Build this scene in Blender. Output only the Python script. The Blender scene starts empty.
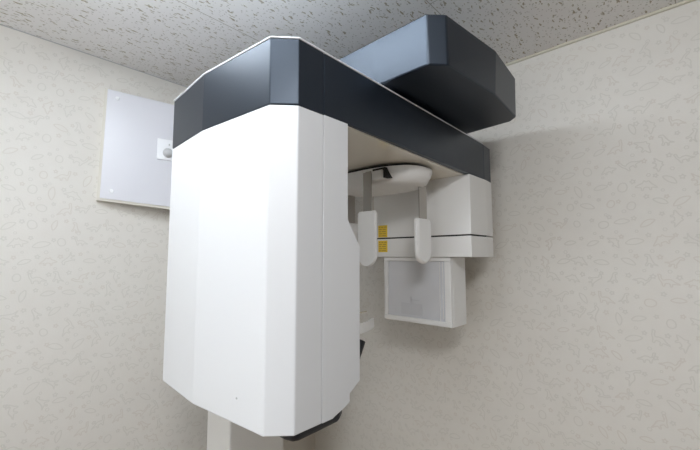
import bpy, bmesh, math, random
from mathutils import Vector, Matrix
random.seed(7)
SC = bpy.context.scene
COL = SC.collection
ZC = 1.763            # camera height above the floor; builders below use z relative to the camera's eye level

# ------------------------------------------------------------------ camera
f_px = 362.0
pitch = math.atan(31 / f_px)
yaw = math.radians(43.1)
F = Vector((math.cos(yaw), math.sin(yaw), 0)); R = Vector((math.sin(yaw), -math.cos(yaw), 0)); U = Vector((0, 0, 1))
fw = F * math.cos(pitch) + U * math.sin(pitch)
up = -F * math.sin(pitch) + U * math.cos(pitch)
cam = bpy.data.objects.new('camera', bpy.data.cameras.new('camera'))
COL.objects.link(cam)
cam.data.sensor_width = 36; cam.data.lens = f_px / 700 * 36; cam.data.clip_start = 0.02
m = Matrix((R, up, -fw)).transposed().to_4x4(); m.translation = Vector((0, 0, ZC))
cam.matrix_world = m
SC.camera = cam

# ------------------------------------------------------------------ world, exposure, lights
w = bpy.data.worlds.new('world'); SC.world = w; w.use_nodes = True
w.node_tree.nodes['Background'].inputs[0].default_value = (0.80, 0.88, 1.0, 1)
w.node_tree.nodes['Background'].inputs[1].default_value = 0.5
vs = SC.view_settings
vs.view_transform = 'Standard'; vs.look = 'None'; vs.gamma = 1; vs.exposure = 0.62; vs.use_curve_mapping = False
def area(name, loc, target, sx, sy, power, color):
    l = bpy.data.lights.new(name, 'AREA'); l.shape = 'RECTANGLE'; l.size = sx; l.size_y = sy
    l.energy = power; l.color = color
    o = bpy.data.objects.new(name, l); COL.objects.link(o)
    o.location = loc
    o.rotation_euler = (Vector(target) - Vector(loc)).to_track_quat('-Z', 'Y').to_euler()
    return o
LAMP = (0.08, 0.60)
LAMP_GLOW = 18.5      # radiance of the long ceiling lamp's diffuser (built below)
FILL = (-0.30, -0.32)      # square fill light, added unseen behind the viewpoint
area('ceiling_fill_light', (FILL[0], FILL[1], ZC + 0.60), (FILL[0] + .25, FILL[1] + .35, ZC - .2), 0.4, 0.4, 11.5, (0.97, 0.98, 1.0))
BACK_FILL = (0.30, -0.05, 1.2, 0.9)      # centre y, centre z (from eye level), width, height of the fill light added, unseen, on the wall behind the viewpoint
area('back_fill_light', (-1.19, BACK_FILL[0], ZC + BACK_FILL[1]), (1, BACK_FILL[0], ZC + BACK_FILL[1] + .15), BACK_FILL[2], BACK_FILL[3], 6.5, (0.90, 0.95, 1.0))

# ------------------------------------------------------------------ materials
def mat(name, color, rough=0.5, metal=0.0, spec=0.5, coat=0.0, bump=0.0, bscale=300, var=0.0, emit=None, trans=0.0, tint=(1, 1, 1)):
    mt = bpy.data.materials.new(name); mt.use_nodes = True
    nt = mt.node_tree; b = nt.nodes['Principled BSDF']
    b.inputs['Base Color'].default_value = (*color, 1)
    b.inputs['Roughness'].default_value = rough
    b.inputs['Metallic'].default_value = metal
    b.inputs['Specular IOR Level'].default_value = spec
    b.inputs['Coat Weight'].default_value = coat
    b.inputs['Specular Tint'].default_value = (*tint, 1)
    b.inputs['Coat Roughness'].default_value = 0.25
    b.inputs['Transmission Weight'].default_value = trans
    tc = nt.nodes.new('ShaderNodeTexCoord')
    nz = nt.nodes.new('ShaderNodeTexNoise'); nz.inputs['Scale'].default_value = bscale
    nt.links.new(tc.outputs['Object'], nz.inputs['Vector'])
    if bump:
        bp = nt.nodes.new('ShaderNodeBump'); bp.inputs['Strength'].default_value = bump; bp.inputs['Distance'].default_value = 0.0005
        nt.links.new(nz.outputs['Fac'], bp.inputs['Height']); nt.links.new(bp.outputs['Normal'], b.inputs['Normal'])
    if var:
        mx = nt.nodes.new('ShaderNodeMix'); mx.data_type = 'RGBA'
        mx.inputs['A'].default_value = (*[c * (1 - var) for c in color], 1)
        mx.inputs['B'].default_value = (*[min(1, c * (1 + var)) for c in color], 1)
        nt.links.new(nz.outputs['Fac'], mx.inputs['Factor']); nt.links.new(mx.outputs['Result'], b.inputs['Base Color'])
    if emit:
        b.inputs['Emission Color'].default_value = (*emit[0], 1); b.inputs['Emission Strength'].default_value = emit[1]
    return mt

M = {}
M['white'] = mat('white_plastic', (0.695, 0.70, 0.71), 0.42, bump=0.05, bscale=900)
M['white_sensor'] = mat('satin_white_plastic', (0.83, 0.825, 0.81), 0.36, bump=0.05, bscale=900)
M['gloss'] = mat('glossy_white_plastic', (0.86, 0.82, 0.73), 0.10, spec=0.8)
M['rim'] = mat('white_rim', (0.85, 0.86, 0.88), 0.35)
M['navy'] = mat('dark_blue_grey_paint', (0.004, 0.007, 0.013), 0.37, metal=0.0, spec=0.80, tint=(0.72, 0.84, 1.0), coat=0.0, bump=0.12, bscale=1500, var=0.08)
M['black'] = mat('black_plastic', (0.012, 0.014, 0.018), 0.45)
M['gap'] = mat('seam_shadow_gap', (0.02, 0.02, 0.02), 0.8)
M['steel'] = mat('brushed_steel', (0.42, 0.40, 0.37), 0.38, metal=0.9, bump=0.1, bscale=500)
M['pad'] = mat('white_pad_plastic', (0.86, 0.86, 0.85), 0.38)
M['column'] = mat('cream_column_paint', (0.80, 0.79, 0.76), 0.4)
M['frame'] = mat('milky_frame_plastic', (0.83, 0.83, 0.82), 0.35)
M['window'] = mat('pale_blue_grey_window', (0.66, 0.67, 0.70), 0.3, var=0.05, bscale=12)
M['reflection'] = mat('grey_painted_reflection', (0.61, 0.62, 0.65), 0.35)
M['yellow'] = mat('yellow_label', (0.85, 0.60, 0.05), 0.5)
M['print'] = mat('label_print', (0.50, 0.32, 0.05), 0.6)
M['panel'] = mat('pale_panel_laminate', (0.66, 0.66, 0.70), 0.32)
M['edge'] = mat('beige_board_edge', (0.64, 0.61, 0.54), 0.6)
M['grey'] = mat('light_grey_plastic', (0.50, 0.50, 0.50), 0.4)
M['trim'] = mat('cream_ceiling_trim', (0.62, 0.59, 0.49), 0.45)
M['floor'] = mat('wood_floor', (0.50, 0.34, 0.20), 0.45, var=0.12, bscale=6)
M['motif'] = mat('wallpaper_print_grey', (0.675, 0.65, 0.595), 0.7)
M['motif_pink'] = mat('wallpaper_print_tan', (0.685, 0.645, 0.585), 0.7)
M['clear'] = mat('clear_plastic', (0.85, 0.78, 0.62), 0.15, trans=0.7)
M['diffuser'] = mat('lamp_diffuser', (0.9, 0.9, 0.9), 0.4, emit=((0.84, 0.92, 1.0), LAMP_GLOW))

def wallpaper():
    mt = mat('embossed_pale_wallpaper', (0.655, 0.645, 0.61), 0.62)
    nt = mt.node_tree; b = nt.nodes['Principled BSDF']
    tc = nt.nodes.new('ShaderNodeTexCoord')
    n1 = nt.nodes.new('ShaderNodeTexNoise'); n1.inputs['Scale'].default_value = 260; n1.inputs['Detail'].default_value = 4
    n2 = nt.nodes.new('ShaderNodeTexNoise'); n2.inputs['Scale'].default_value = 28; n2.inputs['Detail'].default_value = 3
    nt.links.new(tc.outputs['Object'], n1.inputs['Vector']); nt.links.new(tc.outputs['Object'], n2.inputs['Vector'])
    r = nt.nodes.new('ShaderNodeMix'); r.data_type = 'RGBA'
    r.inputs['A'].default_value = (0.72, 0.69, 0.635, 1); r.inputs['B'].default_value = (0.76, 0.735, 0.685, 1)
    nt.links.new(n2.outputs['Fac'], r.inputs['Factor']); nt.links.new(r.outputs['Result'], b.inputs['Base Color'])
    bp = nt.nodes.new('ShaderNodeBump'); bp.inputs['Strength'].default_value = 0.35; bp.inputs['Distance'].default_value = 0.0006
    nt.links.new(n1.outputs['Fac'], bp.inputs['Height']); nt.links.new(bp.outputs['Normal'], b.inputs['Normal'])
    return mt
M['wall'] = wallpaper()
M['dark_wall'] = mat('darkened_unseen_wall', (0.14, 0.14, 0.14), 0.8)  # unseen wall, made dark so the arm's near side reflects little

def ceiling_mat():
    # gypsum ceiling board: short worm-like pits running along X, many pinholes, joints every 0.455 m / 0.91 m
    mt = mat('pitted_gypsum_ceiling_board', (0.60, 0.60, 0.59), 0.75)
    nt = mt.node_tree; N = nt.nodes; L = nt.links; b = N['Principled BSDF']
    tc = N.new('ShaderNodeTexCoord')
    def math_(op, a, bb=None, cc=None):
        n = N.new('ShaderNodeMath'); n.operation = op
        for i, v in enumerate((a, bb, cc)):
            if v is None: continue
            if isinstance(v, (int, float)): n.inputs[i].default_value = v
            else: L.new(v, n.inputs[i])
        return n.outputs[0]
    # warp coordinates so the pits wriggle
    wn = N.new('ShaderNodeTexNoise'); wn.inputs['Scale'].default_value = 60; L.new(tc.outputs['Object'], wn.inputs['Vector'])
    sub = N.new('ShaderNodeVectorMath'); sub.operation = 'SUBTRACT'; L.new(wn.outputs['Color'], sub.inputs[0]); sub.inputs[1].default_value = (.5, .5, .5)
    scl = N.new('ShaderNodeVectorMath'); scl.operation = 'MULTIPLY'; L.new(sub.outputs[0], scl.inputs[0]); scl.inputs[1].default_value = (0.016, 0.016, 0)
    add = N.new('ShaderNodeVectorMath'); add.operation = 'ADD'; L.new(tc.outputs['Object'], add.inputs[0]); L.new(scl.outputs[0], add.inputs[1])
    def layer(scale, stretch, thr, keep, rot):
        mp = N.new('ShaderNodeMapping'); L.new(add.outputs[0], mp.inputs['Vector'])
        mp.inputs['Rotation'].default_value = (0, 0, rot); mp.inputs['Scale'].default_value = (scale * stretch, scale, 0)
        v = N.new('ShaderNodeTexVoronoi'); v.voronoi_dimensions = '2D'; v.inputs['Scale'].default_value = 1.0; L.new(mp.outputs[0], v.inputs['Vector'])
        sep = N.new('ShaderNodeSeparateColor'); L.new(v.outputs['Color'], sep.inputs[0])
        t = math_('MULTIPLY', math_('MULTIPLY_ADD', sep.outputs[1], 0.7, 0.45), thr)
        hit = math_('LESS_THAN', v.outputs['Distance'], t)
        return math_('MULTIPLY', hit, math_('LESS_THAN', sep.outputs[0], keep))
    worms = math_('MAXIMUM', layer(62, 0.25, 0.125, 0.7, 0.22), layer(66, 0.24, 0.12, 0.6, -0.30))
    dots = layer(110, 0.8, 0.22, 0.6, 0.0)
    # joints
    sx = N.new('ShaderNodeSeparateXYZ'); L.new(tc.outputs['Object'], sx.inputs[0])
    def joint(val, off, step, wdt):
        m_ = math_('MODULO', math_('ADD', val, off), step)
        return math_('LESS_THAN', math_('ABSOLUTE', math_('SUBTRACT', m_, step / 2)), wdt)
    jy = joint(sx.outputs['Y'], 10 * 0.455 - 0.4445 + 0.2275, 0.455, 0.0011)
    row = math_('FLOOR', math_('DIVIDE', math_('ADD', sx.outputs['Y'], 10 * 0.455 - 0.4445), 0.455))
    shift = math_('MULTIPLY', math_('MODULO', row, 2.0), 0.455)          # staggered rows of boards
    jx = joint(math_('ADD', sx.outputs['X'], shift), 9 * 0.91 - 0.772, 0.91, 0.0010)
    jj = math_('MAXIMUM', jx, jy)
    big = N.new('ShaderNodeMix'); big.data_type = 'RGBA'; big.inputs['A'].default_value = (0.90, 0.90, 0.90, 1); big.inputs['B'].default_value = (0.47, 0.43, 0.35, 1)
    L.new(worms, big.inputs['Factor'])
    m2 = N.new('ShaderNodeMix'); m2.data_type = 'RGBA'; L.new(big.outputs['Result'], m2.inputs['A']); m2.inputs['B'].default_value = (0.58, 0.57, 0.55, 1); L.new(math_('MULTIPLY', dots, 0.85), m2.inputs['Factor'])
    m3 = N.new('ShaderNodeMix'); m3.data_type = 'RGBA'; L.new(m2.outputs['Result'], m3.inputs['A']); m3.inputs['B'].default_value = (0.50, 0.48, 0.44, 1); L.new(jj, m3.inputs['Factor'])
    L.new(m3.outputs['Result'], b.inputs['Base Color'])
    bp = N.new('ShaderNodeBump'); bp.inputs['Strength'].default_value = 0.8; bp.inputs['Distance'].default_value = 0.002
    L.new(math_('SUBTRACT', 1.0, math_('MAXIMUM', worms, math_('MULTIPLY', dots, 0.5))), bp.inputs['Height']); L.new(bp.outputs['Normal'], b.inputs['Normal'])
    return mt
M['ceiling'] = ceiling_mat()

# ------------------------------------------------------------------ mesh helpers (z measured from eye level)
def loft(bm, levels, mi=0):
    """levels: list of rings; every ring has the same number of (x,y,z) points"""
    rings = [[bm.verts.new((p[0], p[1], p[2] + ZC)) for p in r] for r in levels]
    n = len(rings[0])
    fs = [bm.faces.new(rings[0][::-1]), bm.faces.new(rings[-1])]
    for a, b in zip(rings, rings[1:]):
        for i in range(n):
            fs.append(bm.faces.new((a[i], a[(i + 1) % n], b[(i + 1) % n], b[i])))
    for f in fs: f.material_index = mi
def prism(bm, poly, z0, z1, mi=0):
    loft(bm, [[(x, y, z0) for x, y in poly], [(x, y, z1) for x, y in poly]], mi)
def box(bm, a, b, mi=0):
    prism(bm, [(a[0], a[1]), (b[0], a[1]), (b[0], b[1]), (a[0], b[1])], a[2], b[2], mi)
def cyl(bm, c, axis, r0, r1, h, n=32):
    axis = Vector(axis).normalized(); t = axis.orthogonal().normalized(); s = axis.cross(t); c = Vector(c)
    def ring(d, r): return [c + axis * d + (t * math.cos(a) + s * math.sin(a)) * r for a in [2 * math.pi * i / n for i in range(n)]]
    return loft(bm, [ring(0, r0), ring(h, r1)])
def obj(name, bm, mats, parent=None, bevel=0.0, seg=2, smooth=False):
    bmesh.ops.recalc_face_normals(bm, faces=bm.faces)
    me = bpy.data.meshes.new(name); bm.to_mesh(me); bm.free()
    if smooth:
        for p in me.polygons: p.use_smooth = True
    o = bpy.data.objects.new(name, me); COL.objects.link(o)
    for mm in (mats if isinstance(mats, (list, tuple)) else [mats]): me.materials.append(mm)
    if parent:
        if parent.type == 'EMPTY': me.transform(Matrix.Translation(-parent.location))
        else: me.transform(Matrix.Translation(-Vector(root_loc(parent))))
        o.parent = parent
    if bevel:
        b = o.modifiers.new('bevel', 'BEVEL'); b.width = bevel; b.segments = seg; b.limit_method = 'ANGLE'; b.angle_limit = math.radians(20); b.harden_normals = False
    return o
def root_loc(o):
    while o.parent: o = o.parent
    return o.location
def thing(name, loc, label, cat):
    o = bpy.data.objects.new(name, None); COL.objects.link(o); o.empty_display_size = 0.1
    o.location = loc; o['label'] = label; o['category'] = cat
    return o
def structure(o): o['kind'] = 'structure'; return o
def B(): return bmesh.new()

# ------------------------------------------------------------------ the room
XL, XR, YF, YL, CH, FL = -1.25, 1.20, -1.30, 1.351, 0.637, -ZC
bm = B(); box(bm, (XL - .1, YF - .1, CH), (XR + .1, YL + .1, CH + .05)); structure(obj('ceiling', bm, M['ceiling']))
bm = B(); box(bm, (XL - .1, YF - .1, FL - .05), (XR + .1, YL + .1, FL)); structure(obj('floor', bm, M['floor']))

# wallpaper print: outlines drawn in a 60 mm cell, thin raised ink inside the wall's own mesh
def curve(pts, n=4):
    out = []
    k = len(pts)
    for i in range(k):
        p0, p1, p2, p3 = [Vector(pts[(i + j - 1) % k]) for j in range(4)]
        for s in range(n):
            t = s / n
            out.append(0.5 * ((2 * p1) + (-p0 + p2) * t + (2 * p0 - 5 * p1 + 4 * p2 - p3) * t * t + (-p0 + 3 * p1 - 3 * p2 + p3) * t ** 3))
    return out
MOT = {
 'long_neck': curve([(-30, -4), (-18, 2), (-8, 9), (3, 9), (10, 6), (15, 12), (17, 22), (24, 23), (22, 17), (20, 8), (14, -2), (11, -12), (7, -12), (5, -4), (-5, -4), (-7, -12), (-11, -12), (-13, -4)], 3),
 'stego': curve([(-26, -8), (-16, 2), (-10, 8), (-6, 14), (0, 11), (5, 15), (9, 8), (17, 4), (26, -2), (18, -5), (12, -6), (11, -13), (7, -13), (5, -6), (-6, -6), (-8, -13), (-12, -13), (-13, -6)], 3),
 'runner': curve([(-24, -6), (-12, -2), (-4, 6), (2, 14), (8, 21), (18, 19), (17, 14), (10, 13), (8, 4), (6, -4), (8, -14), (3, -15), (1, -6), (-5, -7), (-7, -15), (-11, -15), (-10, -7)], 3),
 'leaf': curve([(-22, -6), (-10, 6), (6, 10), (22, 4), (10, -5), (-6, -9)], 5),
 'egg': curve([(-9, -10), (-11, 2), (-5, 12), (5, 12), (11, 2), (9, -10), (0, -14)], 4),
 'flower': curve([((9 if i % 2 == 0 else 4.5) * math.cos(i * math.pi / 5), (9 if i % 2 == 0 else 4.5) * math.sin(i * math.pi / 5)) for i in range(10)], 2),
 'dot': curve([(4 * math.cos(i * 1.0472), 4 * math.sin(i * 1.0472)) for i in range(6)], 1),
}
def wall(name, origin, udir, vlen, ulen, nrm, pattern=True, base=None):
    """wall slab with printed motifs; origin = lower corner, udir along the wall, nrm into the room"""
    bm = B(); u = Vector(udir); n = Vector(nrm); o0 = Vector(origin)
    a = o0; b_ = o0 + u * ulen + Vector((0, 0, vlen)) - n * 0.06
    lo = [min(a[i], b_[i]) for i in range(3)]; hi = [max(a[i], b_[i]) for i in range(3)]
    box(bm, lo, hi, 0)
    if pattern:
        step = 0.050; rows = int(vlen / step); cols = int(ulen / step)
        big = ['long_neck', 'stego', 'runner', 'leaf', 'long_neck', 'egg', 'leaf', 'stego']
        def put(key, cu, cv, rot, sc, wd, mi, flip):
            lift = random.random() * 0.0004
            pts = MOT[key]; k = len(pts); ins, outs = [], []
            cr, sr = math.cos(rot), math.sin(rot)
            q = []
            for p in pts:
                x, y = p.x * sc * flip, p.y * sc
                q.append((cu + (x * cr - y * sr) * .001, cv + (x * sr + y * cr) * .001))
            for i in range(k):
                p, q1, q0 = q[i], q[(i + 1) % k], q[i - 1]
                t = Vector((q1[0] - q0[0], q1[1] - q0[1])); t.normalize(); nn = Vector((-t.y, t.x)) * wd / 2
                for lst, s in ((ins, -1), (outs, 1)):
                    P = o0 + u * (p[0] + nn.x * s) + Vector((0, 0, p[1] + nn.y * s)) + n * (0.0002 + lift)
                    lst.append(bm.verts.new((P.x, P.y, P.z + ZC)))
            for i in range(k):
                j = (i + 1) % k
                fc = bm.faces.new((ins[i], ins[j], outs[j], outs[i])); fc.material_index = mi
        for r in range(1, rows + 1):
            for c in range(1, cols):
                if r * step < 0.95: continue          # lower dado: plain, never in view
                cu = c * step + (0.5 * step if r % 2 else 0) + random.uniform(-.007, .007); cv = r * step + random.uniform(-.006, .006)
                if cu > ulen - .04 or cv > vlen - .022: continue
                put(random.choice(big), cu, cv, random.uniform(-.5, .5) + random.choice((0, 0, 0, 1.2)), random.uniform(.64, .90), .0028, 1 if random.random() < .75 else 2, random.choice((-1, 1)))
                put('flower', cu + .027, cv + .014, random.uniform(0, 6), random.uniform(.55, .75), .0028, 1 if random.random() < .7 else 2, 1)
                if random.random() < .7: put('dot', cu - .006, cv + .027, 0, random.uniform(.7, 1.2), .002, 1, 1)
    return structure(obj(name, bm, [base or M['wall'], M['motif'], M['motif_pink']]))
H = CH - FL
wall('wall_left', (XL, YL, FL), (1, 0, 0), H, XR - XL, (0, -1, 0))
wall('wall_right', (XR, YF, FL), (0, 1, 0), H, YL - YF, (-1, 0, 0))
wall('wall_front', (XL, YF, FL), (1, 0, 0), H, XR - XL, (0, 1, 0), False, M['dark_wall'])
wall('wall_back', (XL, YF, FL), (0, 1, 0), H, YL - YF, (1, 0, 0), False)
# slim cream trim where walls meet the ceiling
bm = B(); box(bm, (XR - .006, YF, CH - .008), (XR, YL, CH - .0005)); structure(obj('trim_1', bm, M['trim']))
bm = B(); box(bm, (XL, YL - .002, CH - .0025), (XR - .006, YL, CH - .0005)); structure(obj('trim_2', bm, M['grey']))
bm = B(); box(bm, (XR - .009, YF, FL), (XR, YL, FL + .06)); structure(obj('baseboard_right', bm, M['trim']))
bm = B(); box(bm, (XL, YL - .009, FL), (XR - .009, YL, FL + .06)); structure(obj('baseboard_left', bm, M['trim']))

# ceiling lamp (above and to the left of the viewpoint)
lamp = thing('ceiling_light', (LAMP[0], LAMP[1], ZC + CH), 'long white fluorescent ceiling light with a glowing diffuser above the viewpoint', 'ceiling light')
bm = B(); box(bm, (LAMP[0] - .06, LAMP[1] - .35, CH - .015), (LAMP[0] + .06, LAMP[1] + .35, CH)); obj('lamp_housing', bm, M['rim'], lamp, .002)
bm = B(); loft(bm, [[(LAMP[0] + a * h, LAMP[1] + b * .33, CH - z) for a, b in ((-1, -1), (1, -1), (1, 1), (-1, 1))] for z, h in ((.05, .034), (.015, .045))]); obj('diffuser', bm, M['diffuser'], lamp, .004)
fill_panel = thing('ceiling_light', (FILL[0], FILL[1], ZC + CH), 'flat square white fill light panel added unseen behind the viewpoint', 'ceiling light')  # unseen panel added to carry the fill light
bm = B(); box(bm, (FILL[0] - .22, FILL[1] - .22, CH - .03), (FILL[0] + .22, FILL[1] + .22, CH)); obj('lamp_housing', bm, M['rim'], fill_panel, .004)
# made-up window frame round the fill light added behind the viewpoint
wy, wz, ww, wh = BACK_FILL
bm = B()
for y0, y1, z0, z1 in ((-.5, .5, .5, .56), (-.5, .5, -.56, -.5)): box(bm, (XL, wy + y0 * ww - .04, wz + z0 * wh), (XL + .03, wy + y1 * ww + .04, wz + z1 * wh))
for y0 in (-ww / 2 - .04, ww / 2): box(bm, (XL, wy + y0, wz - wh / 2), (XL + .03, wy + y0 + .04, wz + wh / 2))
structure(obj('fill_light_frame', bm, M['rim']))

# ------------------------------------------------------------------ the panoramic dental x-ray unit
unit = thing('dental_xray_machine', (0.70, 1.13, 0), 'large white panoramic dental X-ray machine with dark blue-grey overhead arm, in the room corner', 'x-ray machine')

# column and its foot
bm = B(); prism(bm, [(.594, 1.06), (.80, 1.06), (.80, 1.21), (.594, 1.21)], FL + .03, .345); obj('column', bm, M['column'], unit, .006, 3)
bm = B(); prism(bm, [(.42, .86), (.98, .86), (1.02, .90), (1.02, 1.27), (.38, 1.27), (.38, .90)], FL, FL + .03); obj('base_plate', bm, M['column'], unit, .005)
bm = B(); box(bm, (.62, 1.21, -.2), (.775, YL, -.12)); obj('wall_bracket', bm, M['column'], unit, .003)

# overhead support arm (dark, hexagonal nose)
ab = [(.553, 1.25), (.556, .327), (.583, .301), (.762, .285), (.925, .297), (.945, .318), (.960, .45), (.960, 1.25)]
at = [(.543, 1.25), (.546, .323), (.573, .297), (.752, .277), (.905, .289), (.935, .314), (.955, .45), (.955, 1.25)]
bm = B(); loft(bm, [[(x, y, .345) for x, y in ab], [(x, y, .437) for x, y in at]]); sa = obj('support_arm', bm, M['navy'], unit, .003)
bm = B(); box(bm, (.5865, .2995, .350), (.5872, .302, .385)); obj('seam', bm, M['gap'], sa)
bm = B(); cyl(bm, (.74, .622, .338), (0, 0, 1), .12, .12, .01, 48); obj('rotation_hub', bm, M['black'], unit)

# C-arm cross beam: dark band with white top rim and glossy white underside
Y0, Y1 = .423, .832
def zt(x): return .336 - .011 * max(0, x - .34) / .73
def zb(x): return .2305 - .009 * max(0, x - .34) / .73
def band(name, poly, bev=.0015):
    bm = B(); loft(bm, [[(x, y, zb(x)) for x, y in poly], [(x, y, zt(x)) for x, y in poly]]); return obj(name, bm, M['navy'], unit, bev)
near = [(.337, Y0), (.3895, Y0), (.3895, Y1), (.337, Y1), (.296, .802), (.287, .640), (.305, .453)]
band('arm_end_cover', near)
band('arm_side_cover', [(.3903, Y0), (1.0225, Y0), (1.0225, Y1), (.3903, Y1)])
band('arm_end_cover', [(1.0235, Y0 + .0005), (1.080, Y0 + .004), (1.113, Y0 + .026), (1.113, Y1 - .06), (1.090, Y1 - .018), (1.0235, Y1 - .0005)])
bm = B(); prism(bm, [(.345, Y0 + .003), (1.05, Y0 + .02), (1.05, Y1 - .02), (.345, Y1 - .003)], .24, .32); obj('arm_core', bm, M['gap'], unit)
tp = [(.3365, Y0 - .0012), (1.022, Y0 - .0006), (1.022, Y1 + .0006), (.3365, Y1 + .0012), (.2948, .8025), (.2858, .640), (.3038, .4525)]
bm = B(); loft(bm, [[(x, y, zt(x)) for x, y in tp], [(x, y, zt(x) + .0025) for x, y in tp]]); obj('top_cover', bm, M['rim'], unit, .001)
un = [(.40, Y0 + .004), (1.06, Y0 + .02), (1.06, Y1 - .02), (.40, Y1 - .004)]
bm = B(); loft(bm, [[(x, y, zb(x) - .002) for x, y in un], [(x, y, zb(x) + .012) for x, y in un]]); obj('arm_underside', bm, M['gloss'], unit)

# near housing hanging from the arm (two shells with a hairline seam)
xs = [(.230, .447), (.062, .447), (.018, .477), (-.211, .477), (-.226, .452), (-.2395, .452), (-.245, .439), (-.252, .417), (-.254, .413)]
front = [(.3895, Y1), (.337, Y1), (.296, .802), (.287, .640), (.305, .453), (.337, Y0), (.3895, Y0)]
bm = B(); prism(bm, front, -.254, .2295); tube = obj('tube_housing', bm, M['white'], unit, .002, 3)
bm = B(); loft(bm, [[(.3902, Y0, z), (x, Y0, z), (x, Y1, z), (.3902, Y1, z)] for z, x in xs[::-1]]); obj('rear_shell', bm, M['white'], tube, .0008)
bm = B(); box(bm, (.36, Y0 + .003, -.245), (.41, Y1 - .003, .225)); obj('seam', bm, M['gap'], tube)
hp = [(.350, .429), (.436, .431), (.452, .441), (.460, .455), (.460, .80), (.342, .80), (.336, .447), (.341, .433)]
bm = B(); loft(bm, [[(.39 + (x - .39) * .93, .61 + (y - .61) * .985, -.2685) for x, y in hp], [(x, y, -.263) for x, y in hp], [(x, y, -.2535) for x, y in hp]]); obj('bottom_bumper', bm, M['black'], tube, .002)
bm = B(); cyl(bm, (.2985, .515, -.215), (-1, -.11, 0), .0016, .0012, .0012, 12)
obj('screw_cap', bm, M['grey'], tube)

# far housing (sensor side), split by a dark seam
xa, xb = .925, 1.102
fp = [(xa, Y0), (1.035, Y0), (1.088, Y0 + .006), (xb, Y0 + .024), (xb, .76), (xa, .757)]
fp0 = [(xa + .003, Y0 + .003), (1.03, Y0 + .003), (1.06, Y0 + .015), (xb - .003, Y0 + .035), (xb - .003, .757), (xa + .003, .754)]
bm = B(); prism(bm, fp, .0585, .222); sh = obj('sensor_housing', bm, M['white_sensor'], unit, .0015)
bm = B(); prism(bm, fp, -.003, .0545); obj('lower_shell', bm, M['white_sensor'], sh, .0015)
bm = B(); prism(bm, fp0, .05, .062); obj('seam', bm, M['gap'], sh)
# warning labels on the inner face
for z0, z1 in ((.060, .0985), (.0125, .0495)):
    bm = B(); box(bm, (xa - .0008, .702, z0), (xa + .001, .7385, z1)); lb = obj('warning_label', bm, M['yellow'], sh)
    lb['label'] = 'small yellow warning label'
    bm = B(); h = z1 - z0
    for r, yy, ww in ((.84, .7355, .006), (.84, .726, .008), (.84, .714, .009), (.66, .7355, .012), (.66, .720, .013), (.48, .7355, .009), (.48, .7235, .016), (.30, .7355, .014), (.30, .7185, .011), (.13, .7355, .007), (.13, .7255, .018)):
        box(bm, (xa - .0012, yy - ww, z0 + h * r - .0012), (xa - .0006, yy, z0 + h * r + .0012))
    obj('print', bm, M['print'], lb)

# hanging sensor frame with pale window
zA, zB, yA, yB, xF = -.198, -.0035, .489, .722, .932
bm = B()
t = .014
box(bm, (xF, yA, zA), (xF + .012, yB, zA + t)); box(bm, (xF, yA, zB - .012), (xF + .012, yB, zB))
box(bm, (xF, yA, zA + t), (xF + .012, yA + .02, zB - .012)); box(bm, (xF, yB - t, zA + t), (xF + .012, yB, zB - .012))
box(bm, (xF + .012, yA, zA - .001), (xF + .092, yB, zB))
sf = obj('sensor_frame', bm, M['frame'], unit, .002)
bm = B(); box(bm, (xF + .006, yA + .02, zA + t), (xF + .013, yB - t, zB - .012)); obj('window', bm, M['window'], sf)
bm = B()
box(bm, (xF + .0035, yA + .026, zA + t + .006), (xF + .0065, yA + .0275, zB - .014)); box(bm, (xF + .0035, yA + .036, zA + t), (xF + .0065, yA + .0375, zB - .014))
obj('window_ridge', bm, M['frame'], sf)
bm = B(); box(bm, (xF + .005, .585, zA + t + .008), (xF + .0062, .66, zA + t + .042)); box(bm, (xF + .005, .622, zA + t + .042), (xF + .0062, .628, zA + t + .062)); box(bm, (xF + .005, .595, zA + t + .05), (xF + .0062, .625, zA + t + .054))
obj('window_reflection', bm, M['reflection'], sf)  # dark reflection in the sensor window, drawn as flat grey shapes

# head support under the beam: shallow bowl, steel bars, rounded pads
cx, cy = .768, .612
def ring(r, z, ex=2.5, n=56):
    out = []
    for i in range(n):
        a = 2 * math.pi * i / n; c, s = math.cos(a), math.sin(a)
        out.append((cx + r * .58 * math.copysign(abs(c) ** (2 / ex), c), cy + r * math.copysign(abs(s) ** (2 / ex), s), z))
    return out
bm = B(); loft(bm, [ring(.110, .176), ring(.127, .178), ring(.138, .184), ring(.148, .199), ring(.153, .212), ring(.153, .2165)]); hs = obj('head_support', bm, M['pad'], unit, smooth=True)
es = hs.modifiers.new('split', 'EDGE_SPLIT'); es.split_angle = math.radians(35)
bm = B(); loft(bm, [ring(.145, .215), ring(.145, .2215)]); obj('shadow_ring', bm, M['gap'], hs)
bm = B(); loft(bm, [[(.680, .522, .213), (.680, .560, .213), (.72, .560, .213), (.72, .522, .213)][::-1], [(.680, .515, .188), (.680, .560, .188), (.72, .560, .188), (.72, .515, .188)][::-1]]); obj('slider_slot', bm, M['gap'], hs)
bm = B(); box(bm, (.676, .527, .1855), (.71, .5605, .208)); obj('slider', bm, M['pad'], hs, .003)
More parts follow.
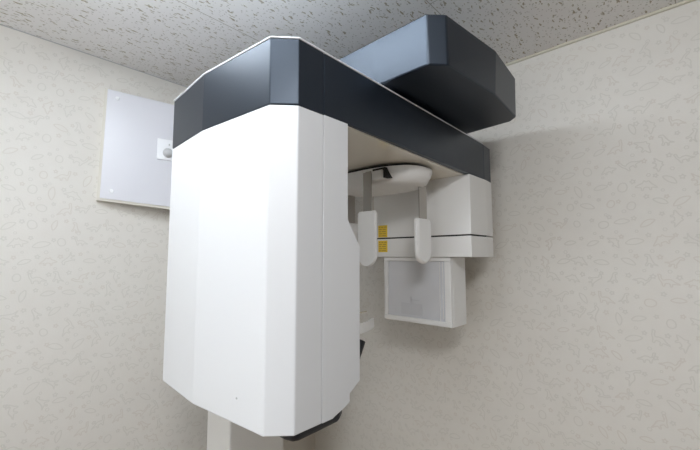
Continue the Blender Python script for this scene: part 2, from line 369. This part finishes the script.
def support_bar(cxy, ax, wd, ztop, zpad, zlow, tilt=0.0, wpad=.056, thick=.017):
    """flat steel bar with a rounded pad; ax = horizontal unit vector across the pad face"""
    c = Vector((cxy[0], cxy[1], 0)); a = Vector(ax); nrm = Vector((-a.y, a.x, 0))
    def pt(s, d, z): p = c + a * s + nrm * d; return (p.x, p.y, z)
    bm = B()
    h = wd / 2
    loft(bm, [[pt(-h, -.0015, z), pt(h, -.0015, z), pt(h, .0015, z), pt(-h, .0015, z)] for z in (zpad - .02, ztop)])
    bar = obj('support_bar', bm, M['steel'], unit)
    R_ = wpad / 2; out = [(-R_ + .004, zpad), (-R_, zpad - .005)]
    for i in range(0, 17):
        an = math.pi + math.pi * i / 16
        out.append((R_ * math.cos(an), zlow + R_ + R_ * math.sin(an)))
    out += [(R_, zpad - .005), (R_ - .004, zpad)]
    bm = B()
    cz = (zpad + zlow) / 2
    def lay(d, k): return [pt(s * k, d, cz + (z - cz) * (1 - (1 - k) * .4)) for s, z in out]
    loft(bm, [lay(-thick / 2, .80), lay(-thick / 2 + .004, .97), lay(-thick / 2 + .007, 1), lay(thick / 2 - .004, 1), lay(thick / 2, .93)])
    obj('temple_pad', bm, M['pad'], bar, .001)
support_bar((.682, .5785), (0, 1, 0), .026, .210, .111, -.026, wpad=.058, thick=.013)
support_bar((.806, .497), (1, 0, 0), .034, .183, .096, -.020, wpad=.068, thick=.014)
support_bar((.770, .718), (1, 0, 0), .034, .183, .096, -.020, wpad=.070, thick=.014)

# patient frame: arm from the column, curved chin rest, bite stick, black hand grip
bm = B(); loft(bm, [[(.60, 1.07, z), (.70, 1.07, z), (.65, .60, z), (.55, .60, z)] for z in (-.27, -.215)]); pf = obj('patient_arm', bm, M['white'], unit, .004)
def arc_strip(c, r, th, a0, a1, z0, z1, n=20, lift=0.0):
    bm = B(); lv = []
    for i in range(n + 1):
        t_ = i / n; a = math.radians(a0 + (a1 - a0) * t_); dz = lift * t_ * t_
        p = [(c[0] + rr * math.cos(a), c[1] + rr * math.sin(a), zz + dz) for rr, zz in ((r, z0), (r + th, z0), (r + th, z1), (r, z1))]
        lv.append(p)
    loft(bm, lv); return bm
obj('chin_rest', arc_strip((.642, .80), .209, .006, 245, 299.5, -.187, -.163, 20, .002), M['pad'], pf, .0015)
bm = B(); box(bm, (.56, .60, -.225), (.60, .66, -.165)); obj('chin_rest_post', bm, M['pad'], pf, .002)
bm = B(); cyl(bm, (.64, .60, -.1385), (1, .02, 0), .0013, .0013, .064, 10); obj('bite_stick', bm, M['clear'], pf)
bm = B(); cyl(bm, (.65, .60, -.262), (.028, 0, .056), .011, .013, .064, 20); obj('hand_grip', bm, M['black'], pf, .002)

# ------------------------------------------------------------------ white board on the left wall and the switch on it
wp = thing('wall_panel', (.28, YL, ZC + .17), 'pale white square panel with beige edges fixed to the wall behind the machine', 'panel')
def lerp(a, b_, t_): return tuple(a[i] + (b_[i] - a[i]) * t_ for i in range(3))
TL, BL = (.279, 1.332, .535), (.274, 1.332, .173)
TRm, BRm = (.474, 1.29, .529), (.475, 1.29, .160)
TRc, BRc = lerp(TL, TRm, 1.7), lerp(BL, BRm, 1.7)
iu = .022
FQ = [lerp(lerp(BL, BRc, iu), lerp(TL, TRc, iu), .022), lerp(BRc, TRc, .022), lerp(TRc, BRc, .003), lerp(lerp(TL, TRc, iu), lerp(BL, BRc, iu), .003)]
dn = Vector((.21, .98, 0)).normalized() * .026
def off(p, k=1): return (p[0] + dn.x * k, p[1] + dn.y * k, p[2])
bm = B(); loft(bm, [[off(BL), off(BRc), off(TRc), off(TL)], [off(BL, .12), off(BRc, .12), off(TRc, .12), off(TL, .12)]]); obj('board', bm, M['edge'], wp)
bm = B(); loft(bm, [[off(p, .12) for p in FQ], FQ]); obj('face_sheet', bm, M['panel'], wp, .0008)
bm = B(); loft(bm, [[(.32, 1.345, .45), (.40, 1.345, .45), (.40, 1.345, .25), (.32, 1.345, .25)], [(.32, YL, .45), (.40, YL, .45), (.40, YL, .25), (.32, YL, .25)]]); obj('mounting_cleat', bm, M['edge'], wp)
nd = Vector((-.21, -.98, 0)).normalized()
for u_, v_ in ((.175, .068), (.18, .905)):
    p = lerp(lerp(TL, TRm, u_), lerp(BL, BRm, u_), v_)
    bm = B(); cyl(bm, p, nd, .006, .004, .003, 20); obj('screw_cap', bm, M['rim'], wp)
sp = lerp(lerp(TL, TRm, .935), lerp(BL, BRm, .935), .452)
sw = thing('wall_switch', (sp[0], sp[1], sp[2] + ZC), 'small white square switch plate with round grey knob on the pale wall panel', 'switch')
ua = Vector((.98, -.21, 0)); 
def quad(cx_, hw, hh, d0, d1):
    P = Vector(cx_); r = []
    for d in (d0, d1): r.append([tuple(P + ua * a + nd * d + Vector((0, 0, b_))) for a, b_ in ((-hw, -hh), (hw, -hh), (hw, hh), (-hw, hh))])
    return r
bm = B(); loft(bm, quad(sp, .032, .036, 0, .006)); obj('plate', bm, M['rim'], sw, .002)
kc = Vector(sp) + ua * .001 + Vector((0, 0, -.011)) + nd * .006
bm = B(); 
lv = []
ax = nd; tt = Vector((0, 0, 1)); ss = ax.cross(tt)
for d, r in ((0, .0165), (.004, .016), (.009, .013), (.012, .009), (.013, .003)):
    lv.append([tuple(kc + ax * d + (tt * math.cos(2 * math.pi * i / 28) + ss * math.sin(2 * math.pi * i / 28)) * r) for i in range(28)])
loft(bm, lv); obj('knob', bm, M['grey'], sw, smooth=True)
bm = B(); loft(bm, quad(Vector(sp) + Vector((0, 0, .018)) + ua * .004, .002, .003, .006, .008)); obj('indicator', bm, M['grey'], sw)
